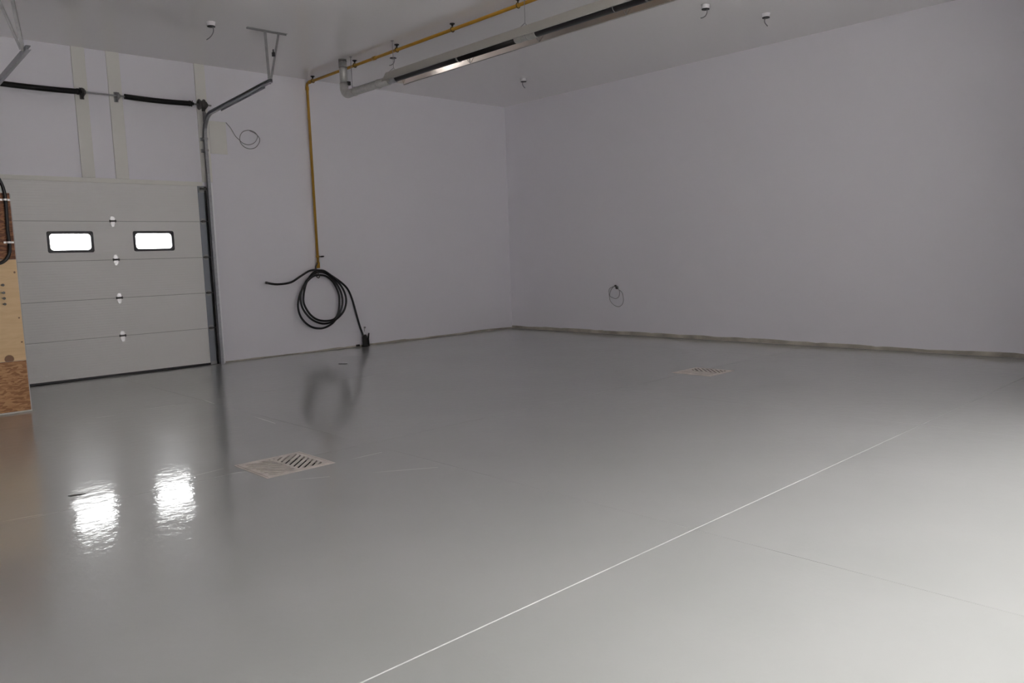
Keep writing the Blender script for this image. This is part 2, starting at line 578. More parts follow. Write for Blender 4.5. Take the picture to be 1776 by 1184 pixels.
# ================================================================== OVERHEAD DOOR
door = thing('door_1', (-8.57, .04, 0), None, None, kind='structure')
SEC = .6045
WINX = (-9.177, -7.949)
def window_box(cx):
    return cx - .316, cx + .316, 1.972, 2.284
for s in range(5):
    z0 = .03 + s * .604
    z1 = z0 + .604 - .006
    bm = B()
    ya, yb = .012, .055
    holes = [window_box(c) for c in WINX] if s == 3 else []
    xs = sorted({DX0 + .005, DX1 - .005} | {h[k] for h in holes for k in (0, 1)})
    # horizontal micro ribs pressed in the skin
    zs = [z0]
    nr = 15
    prof = []
    for k in range(nr):
        za = z0 + (z1 - z0) * k / nr
        zb = z0 + (z1 - z0) * (k + 1) / nr
        prof += [(za, ya + .0012), (za + .005, ya), (zb - .005, ya)]
    prof.append((z1, ya + .0012))
    # split profile rows at window edges
    zz = [p[0] for p in prof]
    dep = dict(prof)
    for h in holes:
        for k in (2, 3):
            if h[k] not in dep:
                dep[h[k]] = ya
    zz = sorted(dep)
    F = {}
    for i, x in enumerate(xs):
        for j, z in enumerate(zz):
            F[i, j] = bm.verts.new((x, dep[z], z))
    for i in range(len(xs) - 1):
        for j in range(len(zz) - 1):
            mx, mz = (xs[i] + xs[i + 1]) / 2, (zz[j] + zz[j + 1]) / 2
            if any(h[0] < mx < h[1] and h[2] < mz < h[3] for h in holes):
                continue
            bm.faces.new((F[i, j], F[i + 1, j], F[i + 1, j + 1], F[i, j + 1]))
    # back skin, in strips round the windows
    zb_ = [z0, z1] if not holes else [z0, holes[0][2], holes[0][3], z1]
    G = {}
    for i, x in enumerate(xs):
        for j, z in enumerate(zb_):
            G[i, j] = bm.verts.new((x, yb, z))
    for i in range(len(xs) - 1):
        for j in range(len(zb_) - 1):
            mx, mz = (xs[i] + xs[i + 1]) / 2, (zb_[j] + zb_[j + 1]) / 2
            if any(h[0] < mx < h[1] and h[2] < mz < h[3] for h in holes):
                continue
            bm.faces.new((G[i, j], G[i, j + 1], G[i + 1, j + 1], G[i + 1, j]))
    xa, xb = xs[0], xs[-1]
    for (p, r) in (((xa, z0), (xb, z0)), ((xa, z1), (xb, z1)), ((xa, z0), (xa, z1)), ((xb, z0), (xb, z1))):
        y_f = ya + .0012
        bm.faces.new([bm.verts.new(c) for c in ((p[0], y_f, p[1]), (r[0], y_f, r[1]), (r[0], yb, r[1]), (p[0], yb, p[1]))])
    obj('door_section', bm, DOORM, door)
    # backing tongue in the joint so no daylight shows through
    if s < 4:
        bm = B(); box(bm, DX0 + .005, DX1 - .005, .022, .05, z1 - .01, z1 + .018)
        obj('section_joint', bm, JOINT, door)
    # steel end stile on the right edge of every section
    bm = B(); box(bm, -7.175, -7.068, .004, .014, z0 + .004, z1 - .002); bevel(bm, .002, 1)
    obj('end_stile', bm, STILE, door)
# bottom weather seal
bm = B(); prism(bm, [(.006, .006), (.018, .0), (.05, .0), (.06, .006), (.06, .034), (.006, .034)], 0, DX0 - .02, DX1 + .02)
obj('bottom_seal', bm, BLACK, door)
bm = B(); box(bm, -7.068, -7.040, -.022, .010, .002, 3.03)  # black strip standing in for the shaded gap beside the end stile
obj('gap_strip', bm, BLACK, door)
bm = B(); box(bm, -7.175, -7.068, -.004, .012, .004, .06); bevel(bm, .002, 1)
obj('bottom_bracket', bm, GALVD, door)

def rrect(x0, x1, z0, z1, r, n=5):
    pts = []
    for cx, cz, a0 in ((x1 - r, z1 - r, 0), (x0 + r, z1 - r, 90), (x0 + r, z0 + r, 180), (x1 - r, z0 + r, 270)):
        for k in range(n + 1):
            a = math.radians(a0 + 90 * k / n)
            pts.append((cx + r * math.cos(a), cz + r * math.sin(a)))
    return pts
for cx in WINX:
    x0, x1, z0, z1 = window_box(cx)
    bm = B()
    o_ = rrect(x0 - .006, x1 + .006, z0 - .006, z1 + .006, .03)
    i_ = rrect(x0 + .034, x1 - .034, z0 + .034, z1 - .034, .046)
    n = len(o_)
    L = []
    for y, P in ((.012, o_), (-.004, rrect(x0, x1, z0, z1, .03)), (-.004, rrect(x0 + .026, x1 - .026, z0 + .026, z1 - .026, .042)), (.012, i_), (.06, i_), (.06, o_)):
        L.append([bm.verts.new((p[0], y, p[1])) for p in P])
    for A, C in zip(L, L[1:] + L[:1]):
        for k in range(n):
            bm.faces.new((A[k], A[(k + 1) % n], C[(k + 1) % n], C[k]))
    fr = obj('window_frame', bm, FRAME, door)
    bm = B(); box(bm, x0 + .02, x1 - .02, .03, .034, z0 + .02, z1 - .02)
    obj('pane', bm, GLASS, fr)

def hinge(x, z, big):
    bm = B()
    if big:
        S = 0.95
        # two tapered leaves and a knuckle
        prism(bm, [(x - .034 * S, z + .012 * S), (x + .034 * S, z + .012 * S), (x + .034 * S, z + .05 * S), (x + .02 * S, z + .078 * S), (x - .02 * S, z + .078 * S), (x - .034 * S, z + .05 * S)], 1, .012, .004)
        prism(bm, [(x - .034 * S, z - .012 * S), (x + .034 * S, z - .012 * S), (x + .034 * S, z - .055 * S), (x + .018 * S, z - .095 * S), (x - .018 * S, z - .095 * S), (x - .034 * S, z - .055 * S)], 1, .012, .002)
        h = obj('hinge', bm, HINGE, door)
        bm = B()
        tube(bm, [(x - .05, -.004, z), (x + .05, -.004, z)], .013, 10)
        for sx_ in (-1, 1):
            box(bm, x + sx_ * .04 - .006, x + sx_ * .04 + .006, -.012, .012, z - .02, z + .02)
        obj('knuckle', bm, DARKM, h)
    else:
        prism(bm, [(x - .05, z + .008), (x + .035, z + .008), (x + .035, z + .05), (x - .03, z + .05)], 1, .004, -.003)
        prism(bm, [(x - .05, z - .008), (x + .035, z - .008), (x + .035, z - .05), (x - .03, z - .05)], 1, .004, -.003)
        h = obj('end_hinge', bm, GALVD, door)
        bm = B()
        tube(bm, [(x - .055, -.014, z), (x + .07, -.014, z)], .012, 10)
        box(bm, x - .03, x + .01, -.04, .002, z - .018, z + .018)
        obj('roller_stem', bm, DARKM, h)
for k in range(1, 5):
    z = .03 + k * .604
    hinge(-8.558, z, True)
    hinge(-7.118, z, False)
bm = B()
box(bm, -7.16, -7.07, -.012, .012, 2.93, 3.02)
box(bm, -7.15, -7.06, -.06, -.006, 2.965, 2.985)
tb = obj('top_bracket', bm, GALVD, door)
bm = B(); tube(bm, [(-7.16, -.06, 2.99), (-7.03, -.06, 2.99)], .018, 12)
obj('roller', bm, DARKM, tb)

# ================================================================== TORSION SPRING SHAFT
sh = thing('torsion_spring_shaft', (-8.5, -.15, 4.35), 'black twin torsion spring shaft mounted on the wall above the garage door', 'spring')
SY, SZ = -.15, 4.36
bm = B(); tube(bm, [(-10.3, SY, SZ), (-6.90, SY, SZ)], .0135, 12)
obj('shaft', bm, GALVD, sh)
def coil_spring(x0, x1, sag):
    bm = B()
    pts, rr = [], []
    n = int((x1 - x0) / .006)
    for i in range(n + 1):
        t = i / n
        pts.append((x0 + (x1 - x0) * t, SY, SZ - sag * math.sin(math.pi * t)))
        rr.append(.039 + .003 * math.cos(i * math.pi))
    tube(bm, pts, rr, 18)
    return bm
def cone(x, d):
    bm = B()
    tube(bm, [(x, SY, SZ), (x + d * .03, SY, SZ), (x + d * .03, SY, SZ), (x + d * .075, SY, SZ)], [.046, .046, .034, .024], 14)
    for k in range(4):
        a = k * math.pi / 2 + .4
        tube(bm, [(x + d * .05, SY + .02 * math.cos(a), SZ + .02 * math.sin(a)), (x + d * .05, SY + .05 * math.cos(a), SZ + .05 * math.sin(a))], .007, 6)
    return bm
s1 = obj('spring', coil_spring(-10.0, -8.94, .008), SPRING, sh)
obj('winding_cone', cone(-8.95, 1), SPRING, s1)
s2 = obj('spring', coil_spring(-8.27, -7.26, .012), SPRING, sh)
obj('winding_cone', cone(-7.27, 1), SPRING, s2)
def bearing_plate(x, m, h):
    bm = B()
    prism(bm, [(-.026, SZ - h), (-.026, SZ + h), (-.05, SZ + h), (SY - .03, SZ + .045), (SY - .045, SZ), (SY - .03, SZ - .045), (-.05, SZ - h)], 0, x - .004, x + .004)
    box(bm, x - .03, x + .03, -.034, -.026, SZ - h, SZ + h)
    tube(bm, [(x - .02, SY, SZ), (x + .02, SY, SZ)], .034, 14)
    return obj('bearing_plate', bm, m, sh)
bearing_plate(-8.85, DARKM, .085)
bearing_plate(-8.36, GALVD, .075)
bearing_plate(-6.985, DARKM, .085)
bm = B()
prof = [(-7.115, .05), (-7.11, .088), (-7.10, .088), (-7.085, .07), (-7.065, .066), (-7.04, .07), (-7.03, .09), (-7.02, .09), (-7.015, .05)]
tube(bm, [(p[0], SY, SZ) for p in prof], [p[1] for p in prof], 20)
obj('cable_drum', bm, DARKM, sh)

# ================================================================== DOOR TRACKS
def track(xc, side, label, hang_dx):
    """side: +1 opening towards -x (right-hand track)"""
    t = thing('door_track', (xc, -.12, 0), label, 'track', 'overhead door tracks')
    # centre line in the y-z plane
    path = []
    R = .34
    yv, zt = -.115, 3.86
    path.append((yv, 0.0))
    for k in range(1, 12):
        path.append((yv, zt * k / 12))
    slope = (4.335 - 4.21) / 2.15
    for k in range(13):
        a = math.radians(90 * k / 12)
        path.append((yv - R + R * math.cos(a), zt + R * math.sin(a)))
    y0 = yv - R
    for k in range(1, 9):
        yy = y0 - (2.55 + y0) * k / 8
        path.append((yy, zt + R + slope * (y0 - yy)))
    prof = [(.026, -.027), (.026, .027), (-.024, .027), (-.024, .017), (-.021, .017), (-.021, .0235), (.0225, .0235), (.0225, -.0235), (-.021, -.0235), (-.021, -.017), (-.024, -.017), (-.024, -.027)]
    bm = B()
    rings = []
    for i, (y, z) in enumerate(path):
        a = path[max(i - 1, 0)]; c = path[min(i + 1, len(path) - 1)]
        d = Vector((c[0] - a[0], c[1] - a[1])).normalized()
        nv = Vector((-d.y, d.x))
        rings.append([bm.verts.new((xc + side * u, y + nv.x * v, z + nv.y * v)) for u, v in prof])
    n = len(prof)
    for A, C in zip(rings, rings[1:]):
        for k in range(n):
            bm.faces.new((A[k], A[(k + 1) % n], C[(k + 1) % n], C[k]))
    bm.faces.new(rings[0]); bm.faces.new(list(reversed(rings[-1])))
    obj('rail', bm, GALV, t)
    # wall angle the upright is bolted to
    bm = B()
    xa = xc + side * .030
    sheet(bm, [(xa, -.150), (xa, -.030), (xa + side * .070, -.030)], 2, 0.003, 3.1, .004 * side)
    obj('wall_angle', bm, ANGLE, t)
    for z in (.05, .55, 1.15, 1.72, 2.35, 2.9):
        bm = B(); tube(bm, [(xa + side * .035, -.031, z), (xa + side * .035, -.042, z)], .011, 6)
        obj('bolt', bm, HINGE, t)
    for z in (3.62, 3.81):
        bm = B()
        box(bm, xc - .032, xc + .032, -.150, -.028, z - .018, z + .018)
        box(bm, xc - .05, xc + .04, -.034, -.027, z - .03, z + .03)
        obj('track_bracket', bm, GALVD, t)
    # plate that stiffens the bend
    bm = B()
    prism(bm, [(-.028, 4.10), (-.028, 4.27), (-.16, 4.24), (-.22, 4.15), (-.16, 4.10)], 0, xa - .004, xa)
    obj('end_plate', bm, GALVD, t)
    # lower flange of horizontal angle
    bm = B()
    ya, yb = -.75, -2.30
    za = zt + R + slope * (y0 - ya)
    zb = zt + R + slope * (y0 - yb)
    for dx in (0,):
        vs = []
        for (y, z) in ((ya, za), (yb, zb)):
            vs.append([bm.verts.new((xc + side * .027, y, z + .026)), bm.verts.new((xc + side * .031, y, z + .026)),
                       bm.verts.new((xc + side * .031, y, z - .05)), bm.verts.new((xc + side * .027, y, z - .05))])
        for k in range(4):
            bm.faces.new((vs[0][k], vs[0][(k + 1) % 4], vs[1][(k + 1) % 4], vs[1][k]))
        bm.faces.new(vs[0]); bm.faces.new(list(reversed(vs[1])))
    obj('stiffening_angle', bm, GALV, t)
    # hanger: ceiling angle, upright and diagonal brace
    yh = -2.44
    zr = zt + R + slope * (y0 - yh)
    bm = B()
    sheet(bm, [(yh - .018, H - .004), (yh + .018, H - .004), (yh + .018, H - .022)], 0, xc - .26 + hang_dx, xc + .36 + hang_dx, .004)
    obj('ceiling_angle', bm, GALVD, t)
    def strut(p, r, w):
        bm = B()
        P, Q = Vector(p), Vector(r)
        d = (Q - P).normalized()
        sd = Vector((0, 1, 0)).cross(d).normalized()
        vs = []
        for e in (P, Q):
            vs.append([bm.verts.new(e + sd * w / 2 + Vector((0, a, 0))) for a in (0, .004)] +
                      [bm.verts.new(e - sd * w / 2 + Vector((0, .004, 0))), bm.verts.new(e - sd * (w / 2 - .004) + Vector((0, .004, 0))),
                       ][:1] + [bm.verts.new(e - sd * w / 2)])
        for k in range(4):
            bm.faces.new((vs[0][k], vs[0][(k + 1) % 4], vs[1][(k + 1) % 4], vs[1][k]))
        bm.faces.new(vs[0]); bm.faces.new(list(reversed(vs[1])))
        # second leg of the angle iron
        vs = []
        for e in (P, Q):
            c = e + sd * w / 2
            vs.append([bm.verts.new(c), bm.verts.new(c - sd * .004), bm.verts.new(c - sd * .004 + Vector((0, w * .8, 0))), bm.verts.new(c + Vector((0, w * .8, 0)))])
        for k in range(4):
            bm.faces.new((vs[0][k], vs[0][(k + 1) % 4], vs[1][(k + 1) % 4], vs[1][k]))
        bm.faces.new(vs[0]); bm.faces.new(list(reversed(vs[1])))
        return bm
    xk = xc + side * .034
    obj('hanger_upright', strut((xk, yh, zr - .02), (xk + hang_dx - .02, yh, H - .004), .042), GALVD, t)
    obj('hanger_brace', strut((xk + side * .02, yh + .012, zr), (xk + hang_dx + side * .2, yh + .012, H - .008), .032), GALVD, t)
    return t
tr = track(-7.03, 1, 'galvanised curved door track on the right side of the garage door', 0.0)
bm = B(); box(bm, -6.935, -6.90, -2.48, -2.44, 4.69, 4.75); bevel(bm, .004)
tube(bm, [(-6.917, -2.46, 4.75), (-6.917, -2.46, 4.79)], .01, 8)
obj('clip', bm, BLACK, tr)
track(-10.10, -1, 'galvanised door track end hanging at the top left edge of the picture', -.06)

# ================================================================== GAS PIPE
PX = -5.04
PZ = 4.965
gp = thing('gas_pipe', (PX, -.08, 1.6), 'yellow gas pipe rising up the back wall and running along the ceiling', 'pipe')
pts = [(PX, -.085, 1.60), (PX, -.085, PZ - .07)]
for k in range(1, 7):
    a = math.radians(90 * k / 6)
    pts.append((PX, -.085 - .05 + .05 * math.cos(a), PZ - .05 + .05 * math.sin(a)))
pts.append((PX, -12.0, PZ))
bm = B(); tube(bm, pts, .024, 14)
obj('pipe', bm, YELLOW, gp)
bm = B(); tube(bm, [(PX, -.085, PZ - .13), (PX, -.085, PZ - .062)], .031, 14)
obj('elbow_fitting', bm, YELLOW, gp)
bm = B(); tube(bm, [(PX, -.15, PZ), (PX, -.22, PZ)], .031, 14)
obj('elbow_fitting', bm, YELLOW, gp)
for y in (-2.28, -8.6):
    bm = B(); tube(bm, [(PX, y - .04, PZ), (PX, y + .04, PZ)], .032, 14)
    obj('coupling', bm, YELLOW, gp)
bm = B()
tube(bm, [(PX, -.085, 1.58), (PX, -.085, 1.585), (PX, -.085, 1.68), (PX, -.085, 1.70)], [.026, .034, .034, .026], 14)
obj('end_cap', bm, YELLOW, gp)
bm = B()
tube(bm, [(PX, -.085, 1.78), (PX, -.085, 1.785), (PX, -.085, 1.815), (PX, -.085, 1.82)], [.026, .031, .031, .026], 14)
obj('valve_body', bm, YELLOW, gp)
bm = B()
tube(bm, [(PX + .02, -.09, 1.797), (PX + .055, -.095, 1.795), (PX + .07, -.095, 1.795), (PX + .115, -.095, 1.797), (PX + .135, -.095, 1.803)], [.008, .008, .014, .014, .004], 8)
obj('valve_lever', bm, STUB, gp)

def pipe_hanger(y):
    t = thing('pipe_hanger', (PX, y, H), None, 'pipe hanger', 'pipe hangers along the gas pipe')
    bm = B()
    tube(bm, [(PX, y, H - .001), (PX, y, H - .012)], .038, 14)
    tube(bm, [(PX, y, H - .012), (PX, y, H - .034)], [.022, .014], 10)
    obj('ceiling_flange', bm, BLACK, t)
    bm = B()
    tube(bm, [(PX, y, H - .034), (PX, y, PZ + .040)], .009, 8)
    obj('rod', bm, BLACK, t)
    bm = B()
    ring = [(PX + .0335 * math.cos(a), y, PZ + .0335 * math.sin(a)) for a in [2 * math.pi * k / 20 + math.pi / 2 for k in range(21)]]
    tube(bm, ring, .0075, 8)
    obj('loop', bm, mat('hanger_loop_paint', (0.16, 0.10, 0.02), rough=0.5) if 'hanger_loop_paint' not in bpy.data.materials else bpy.data.materials['hanger_loop_paint'], t)
    return t
h0 = pipe_hanger(-.30)
h0['label'] = 'black pipe hanger at the corner bend of the yellow gas pipe'
for y, lab in ((-1.70, 'black pipe hanger beside the grey vertical flue pipe'),
               (-2.92, 'black pipe hanger above the near end of the silver duct, third from the bend'),
               (-4.30, 'black pipe hanger midway along the overhead yellow pipe, second from the picture top'),
               (-5.67, 'black pipe hanger where the yellow pipe leaves the picture top')):
    copy_thing(h0, (0, y + .30, 0), lab)

# ================================================================== RADIANT TUBE HEATER
HX, HZ = -5.222, 4.474
YE = -12.0
ht = thing('tube_heater', (HX, -4, 4.4), 'long black radiant tube heater under a polished metal reflector hood', 'heater')
# reflector: left lip, left wing, top, right wing, right lip
prof = [(HX - .185, 4.418), (HX - .205, 4.408), (HX - .205, 4.425), (HX - .128, 4.556), (HX + .128, 4.556), (HX + .205, 4.425), (HX + .205, 4.408), (HX + .185, 4.418)]
bm = B(); sheet(bm, [(p[0], p[1]) for p in prof[2:6]], 1, -3.02, YE, .0012)
obj('reflector_hood', bm, HOOD, ht)
bm = B(); sheet(bm, [(p[0], p[1] + .0016) for p in prof[2:6]], 1, -3.02, YE, .0012)
obj('outer_skin', bm, HOODOUT, ht)
bm = B()
for sgn in (-1, 1):
    tube(bm, [(HX + sgn * .207, -3.02, 4.418), (HX + sgn * .207, YE, 4.418)], .006, 8)
obj('hood_lip', bm, DUCT, ht)
bm = B()
prism(bm, [(HX - .2, 4.43), (HX - .127, 4.553), (HX + .127, 4.553), (HX + .2, 4.43), (HX + .08, 4.43), (HX + .06, 4.52), (HX - .06, 4.52), (HX - .08, 4.43)], 1, -3.02, -3.025)
obj('end_plate', bm, HOODOUT, ht)
bm = B(); tube(bm, [(HX, -3.12, HZ), (HX, -5.82, HZ)], .052, 20)
obj('heater_tube', bm, TUBE, ht)
bm = B(); tube(bm, [(HX, -6.16, HZ), (HX, YE, HZ)], .052, 20)
obj('heater_tube', bm, TUBE, ht)
bm = B()
tube(bm, [(HX, -5.80, HZ), (HX, -5.815, HZ), (HX, -5.90, HZ), (HX, -5.905, HZ), (HX, -6.0, HZ), (HX, -6.005, HZ), (HX, -6.165, HZ), (HX, -6.18, HZ)],
     [.053, .057, .057, .054, .054, .058, .058, .053], 20)
obj('coupling', bm, DUCT, ht)
bm = B()
tube(bm, [(HX, -2.945, HZ), (HX, -2.955, HZ), (HX, -3.10, HZ), (HX, -3.13, HZ)], [.058, .062, .062, .05], 20)
obj('tube_collar', bm, GALV, ht)
for y in (-4.64, -6.02, -7.45, -9.0):
    bm = B()
    # bent wire hanger: cradles the tube and hooks on both lips
    arc = [(HX + .058 * math.cos(a), y, HZ + .058 * math.sin(a)) for a in [math.pi + math.pi * k / 10 for k in range(11)]]
    tube(bm, [(HX - .2, y + .0, 4.424), (HX - .06, y, 4.54)] + arc + [(HX + .06, y, 4.54), (HX + .2, y, 4.424)], .0035, 6)
    tube(bm, [(HX + .2, y, 4.424), (HX + .055, y - .14, HZ + .01)], .0035, 6)
    obj('tube_hanger', bm, GALVD, ht)
for y in (-4.62, -7.9):
    bm = B(); tube(bm, [(HX - .008, y, HZ), (HX - .008, y - .022, HZ)], .0555, 20)
    obj('band', bm, GALVD, ht)
for y in (-3.06, -5.97, -8.9):
    bm = B()
    tube(bm, [(HX - .1, y, 4.562), (HX, y, 4.64), (HX + .1, y, 4.562)], .004, 6)
    tube(bm, [(HX, y, 4.635), (HX, y, H - .004)], .0045, 6)
    tube(bm, [(HX, y, H - .001), (HX, y, H - .010)], .022, 10)
    obj('suspension_rod', bm, GALVD, ht)

fl = thing('flue_pipe', (HX, -1.63, H), 'grey sheet metal flue pipe elbowing from the ceiling into the heater', 'flue')
RD = .066
yf = -1.62
bm = B()
tube(bm, [(HX, yf, H), (HX, yf, 4.66)], RD, 22)
obj('riser', bm, DUCT, fl)
bm = B()
pts = []
RE = .115
for k in range(9):
    a = math.radians(90 * k / 8)
    pts.append((HX, yf - RE + RE * math.cos(a), HZ + RE - RE * math.sin(a)))
tube(bm, [(HX, yf, 4.665)] + pts + [(HX, yf - .19, HZ)], RD + .005, 22)
obj('elbow', bm, DUCT, fl)
bm = B(); tube(bm, [(HX, yf - .18, HZ), (HX, -2.935, HZ)], RD - .002, 22)
obj('duct', bm, DUCT, fl)
for z in (4.915, 5.02):
    bm = B(); tube(bm, [(HX, yf, z), (HX, yf, z + .006)], RD + .004, 22)
    obj('band', bm, DARKM, fl)
for y in (-1.93, -2.62):
    bm = B(); tube(bm, [(HX, y, HZ), (HX, y - .02, HZ)], RD + .007, 22)
    obj('joint_ring', bm, DUCT, fl)
bm = B()
box(bm, HX + .03, HX + .085, yf - .075, yf - .02, 4.63, 4.69)
obj('clamp', bm, DARKM, fl)
bm = B()
tube(bm, [(HX + .005, -1.86, HZ + .068), (HX + .005, -1.86, H - .004)], .006, 8)
tube(bm, [(HX + .005, -1.86, H - .001), (HX + .005, -1.86, H - .012)], .022, 10)
obj('support_rod', bm, GALVD, fl)
bm = B()
tube(bm, [(HX - .075, yf, H - .002), (HX - .078, yf, 4.92)], .006, 6)
obj('strap', bm, GALVD, fl)

# ================================================================== HOSE COIL ON THE WALL
HOSE = [(-6.148, -0.22, 1.356), (-5.963, -0.218, 1.323), (-5.693, -0.215, 1.345), (-5.49, -0.213, 1.445), (-5.304, -0.211, 1.536), (-5.14, -0.208, 1.548), (-4.978, -0.206, 1.515), (-4.817, -0.203, 1.408), (-4.667, -0.201, 1.262), (-4.571, -0.199, 1.09), (-4.548, -0.196, 0.92), (-4.612, -0.194, 0.746), (-4.758, -0.192, 0.617), (-4.93, -0.189, 0.545), (-5.115, -0.187, 0.55), (-5.311, -0.184, 0.648), (-5.457, -0.182, 0.834), (-5.498, -0.18, 1.017), (-5.459, -0.177, 1.194), (-5.346, -0.175, 1.359), (-5.207, -0.173, 1.47), (-5.06, -0.17, 1.509), (-4.897, -0.168, 1.457), (-4.739, -0.165, 1.303), (-4.633, -0.163, 1.111), (-4.609, -0.161, 0.904), (-4.678, -0.158, 0.713), (-4.781, -0.156, 0.586), (-4.913, -0.154, 0.494), (-5.102, -0.151, 0.453), (-5.321, -0.149, 0.511), (-5.488, -0.146, 0.682), (-5.541, -0.144, 0.893), (-5.496, -0.142, 1.088), (-5.404, -0.139, 1.245), (-5.295, -0.137, 1.365), (-5.167, -0.135, 1.441), (-5.042, -0.132, 1.451), (-4.898, -0.13, 1.417), (-4.759, -0.127, 1.294), (-4.665, -0.125, 1.094), (-4.653, -0.123, 0.925), (-4.686, -0.12, 0.731), (-4.768, -0.118, 0.612), (-4.927, -0.116, 0.58), (-5.13, -0.113, 0.616), (-5.284, -0.111, 0.729), (-5.391, -0.108, 0.918), (-5.393, -0.106, 1.09), (-5.32, -0.104, 1.312), (-5.186, -0.101, 1.479), (-5.059, -0.099, 1.534), (-4.934, -0.097, 1.529), (-4.772, -0.094, 1.429), (-4.567, -0.092, 1.289), (-4.434, -0.089, 1.156), (-4.347, -0.087, 0.962), (-4.275, -0.085, 0.69), (-4.202, -0.082, 0.416), (-4.125, -0.08, 0.196)]
hs = thing('rubber_hose', (-5.0, -.08, .45), 'coiled black rubber hose hanging from the end of the yellow pipe', 'hose')
hp = smooth_path(HOSE, 5)
bm = B(); tube(bm, hp, .0195, 10)
obj('hose_coil', bm, HOSE_M, hs)
bm = B()
e0, e1 = Vector(hp[0]), Vector(hp[1])
d = (e0 - e1).normalized()
tube(bm, [e0 + d * -.01, e0 + d * .035], .022, 10)
obj('end_fitting', bm, DARKM, hs)
bm = B()
tube(bm, smooth_path([(-5.07, -.118, 1.68), (-5.13, -.15, 1.60), (-5.15, -.245, 1.50), (-5.12, -.25, 1.43), (-5.09, -.15, 1.40), (-5.08, -.06, 1.45), (-5.07, -.05, 1.6)], 4), .010, 8)
obj('tie_strap', bm, DARKM, hs)

st = thing('floor_pipe_stub', (-4.1, -.08, 0), 'short black pipe stub at the wall base where the hose ends', 'pipe')
bm = B()
tube(bm, [(-4.105, -.085, -.002), (-4.105, -.085, .03), (-4.105, -.085, .03), (-4.105, -.085, .20), (-4.11, -.085, .235)], [.062, .062, .05, .05, .03], 14)
obj('stub', bm, STUB, st)
bm = B()
tube(bm, [(-4.02, -.07, -.002), (-4.02, -.07, .14), (-3.99, -.065, .26)], [.024, .02, .012], 8)
obj('side_pipe', bm, STUB, st)
bm = B(); tube(bm, [(-4.05, .0, .375), (-4.05, -.03, .372)], [.014, .02], 8); tube(bm, [(-4.05, -.004, .365), (-4.055, -.004, .29)], .006, 6)
tag(obj('wall_hook', bm, GALVD), 'tiny metal hook on the wall above the black pipe stub', 'hook')
bm = B(); prism(bm, [(-.013, .012), (-.026, .012), (-.026, .042), (-.013, .05)], 0, -4.27, -4.19)  # black block put in where the base strip has a dark hole
tag(obj('dark_hole_block', bm, STUB), 'black block standing for the dark hole in the wall base strip left of the stub', 'hole')

# ================================================================== WALL PLATE AND LOOSE CABLES
bm = B(); box(bm, -6.905, -6.61, -.012, 0, 3.59, 4.135); bevel(bm, .003)
tag(obj('cover_plate', bm, TRIM), 'off white rectangular cover plate on the wall beside the door track', 'plate')
COILA = [(-6.61, -0.03, 4.127), (-6.535, -0.033, 4.041), (-6.462, -0.036, 3.915), (-6.398, -0.039, 3.853), (-6.332, -0.041, 3.798), (-6.228, -0.044, 3.778), (-6.118, -0.047, 3.826), (-6.061, -0.05, 3.917), (-6.08, -0.053, 3.976), (-6.151, -0.056, 4.017), (-6.245, -0.059, 4.022), (-6.342, -0.061, 3.98), (-6.395, -0.064, 3.89), (-6.387, -0.067, 3.797), (-6.322, -0.07, 3.728), (-6.225, -0.073, 3.704), (-6.124, -0.076, 3.734), (-6.053, -0.079, 3.82), (-6.039, -0.081, 3.888), (-6.076, -0.084, 3.945), (-6.139, -0.087, 3.986), (-6.218, -0.09, 4.013)]
COILB = [(-0.02, -3.167, 0.958), (-0.022, -3.149, 1.013), (-0.023, -3.083, 0.977), (-0.025, -3.021, 0.917), (-0.026, -2.99, 0.853), (-0.028, -2.99, 0.789), (-0.03, -3.072, 0.754), (-0.031, -3.139, 0.739), (-0.033, -3.207, 0.764), (-0.034, -3.24, 0.808), (-0.036, -3.248, 0.888), (-0.038, -3.216, 0.951), (-0.039, -3.163, 1.002), (-0.041, -3.088, 0.982), (-0.042, -3.006, 0.95), (-0.044, -2.98, 0.902), (-0.046, -2.989, 0.79), (-0.047, -3.013, 0.694), (-0.049, -3.084, 0.624), (-0.05, -3.166, 0.585), (-0.052, -3.248, 0.579), (-0.054, -3.321, 0.621), (-0.055, -3.359, 0.7), (-0.057, -3.353, 0.795), (-0.058, -3.331, 0.866), (-0.06, -3.273, 0.913)]
bm = B(); tube(bm, smooth_path(COILA, 6), .0055, 8)
tag(obj('cable_coil', bm, CABLE), 'thin grey cable looped beside the cover plate high on the back wall', 'cable')
bm = B(); tube(bm, smooth_path(COILB, 6), .0055, 8)
cb = tag(obj('cable_coil', bm, CABLE), 'thin grey cable looped low on the right hand wall', 'cable')
bm = B(); tube(bm, [(-.001, -3.17, .96), (-.03, -3.165, .965)], .03, 12)
tube(bm, [(-.02, -3.15, 1.0), (-.05, -3.145, 1.0)], .02, 8)
obj('grommet', bm, DARKM, cb)

# ================================================================== CEILING JUNCTION BOXES
def junction_box(x, y, bend):
    t = thing('ceiling_box', (x, y, H), None, 'junction box', 'white junction boxes on the ceiling')
    bm = B()
    tube(bm, [(x, y, H - .0005), (x, y, H - .012), (x, y, H - .016), (x, y, H - .052), (x, y, H - .056)], [.062, .062, .058, .055, .052], 8)
    obj('box', bm, BOXW, t)
    bm = B()
    tube(bm, [(x, y, H - .056), (x, y, H - .066)], [.056, .056], 8)
    obj('cover', bm, BLACK, t)
    bm = B()
    r_ = Vector((.72, -.69, 0))
    path = []
    for a, z in bend:
        path.append(Vector((x, y, H - .062 - z)) + r_ * a)
    tube(bm, smooth_path(path, 5), .007, 8)
    obj('cable', bm, CABLE, t)
    return t
L_ = [(.02, 0), (.028, .045), (.015, .09), (-.025, .14), (-.08, .175)]
L2 = [(.02, 0), (.02, .04), (.0, .085), (-.04, .11), (-.07, .115)]
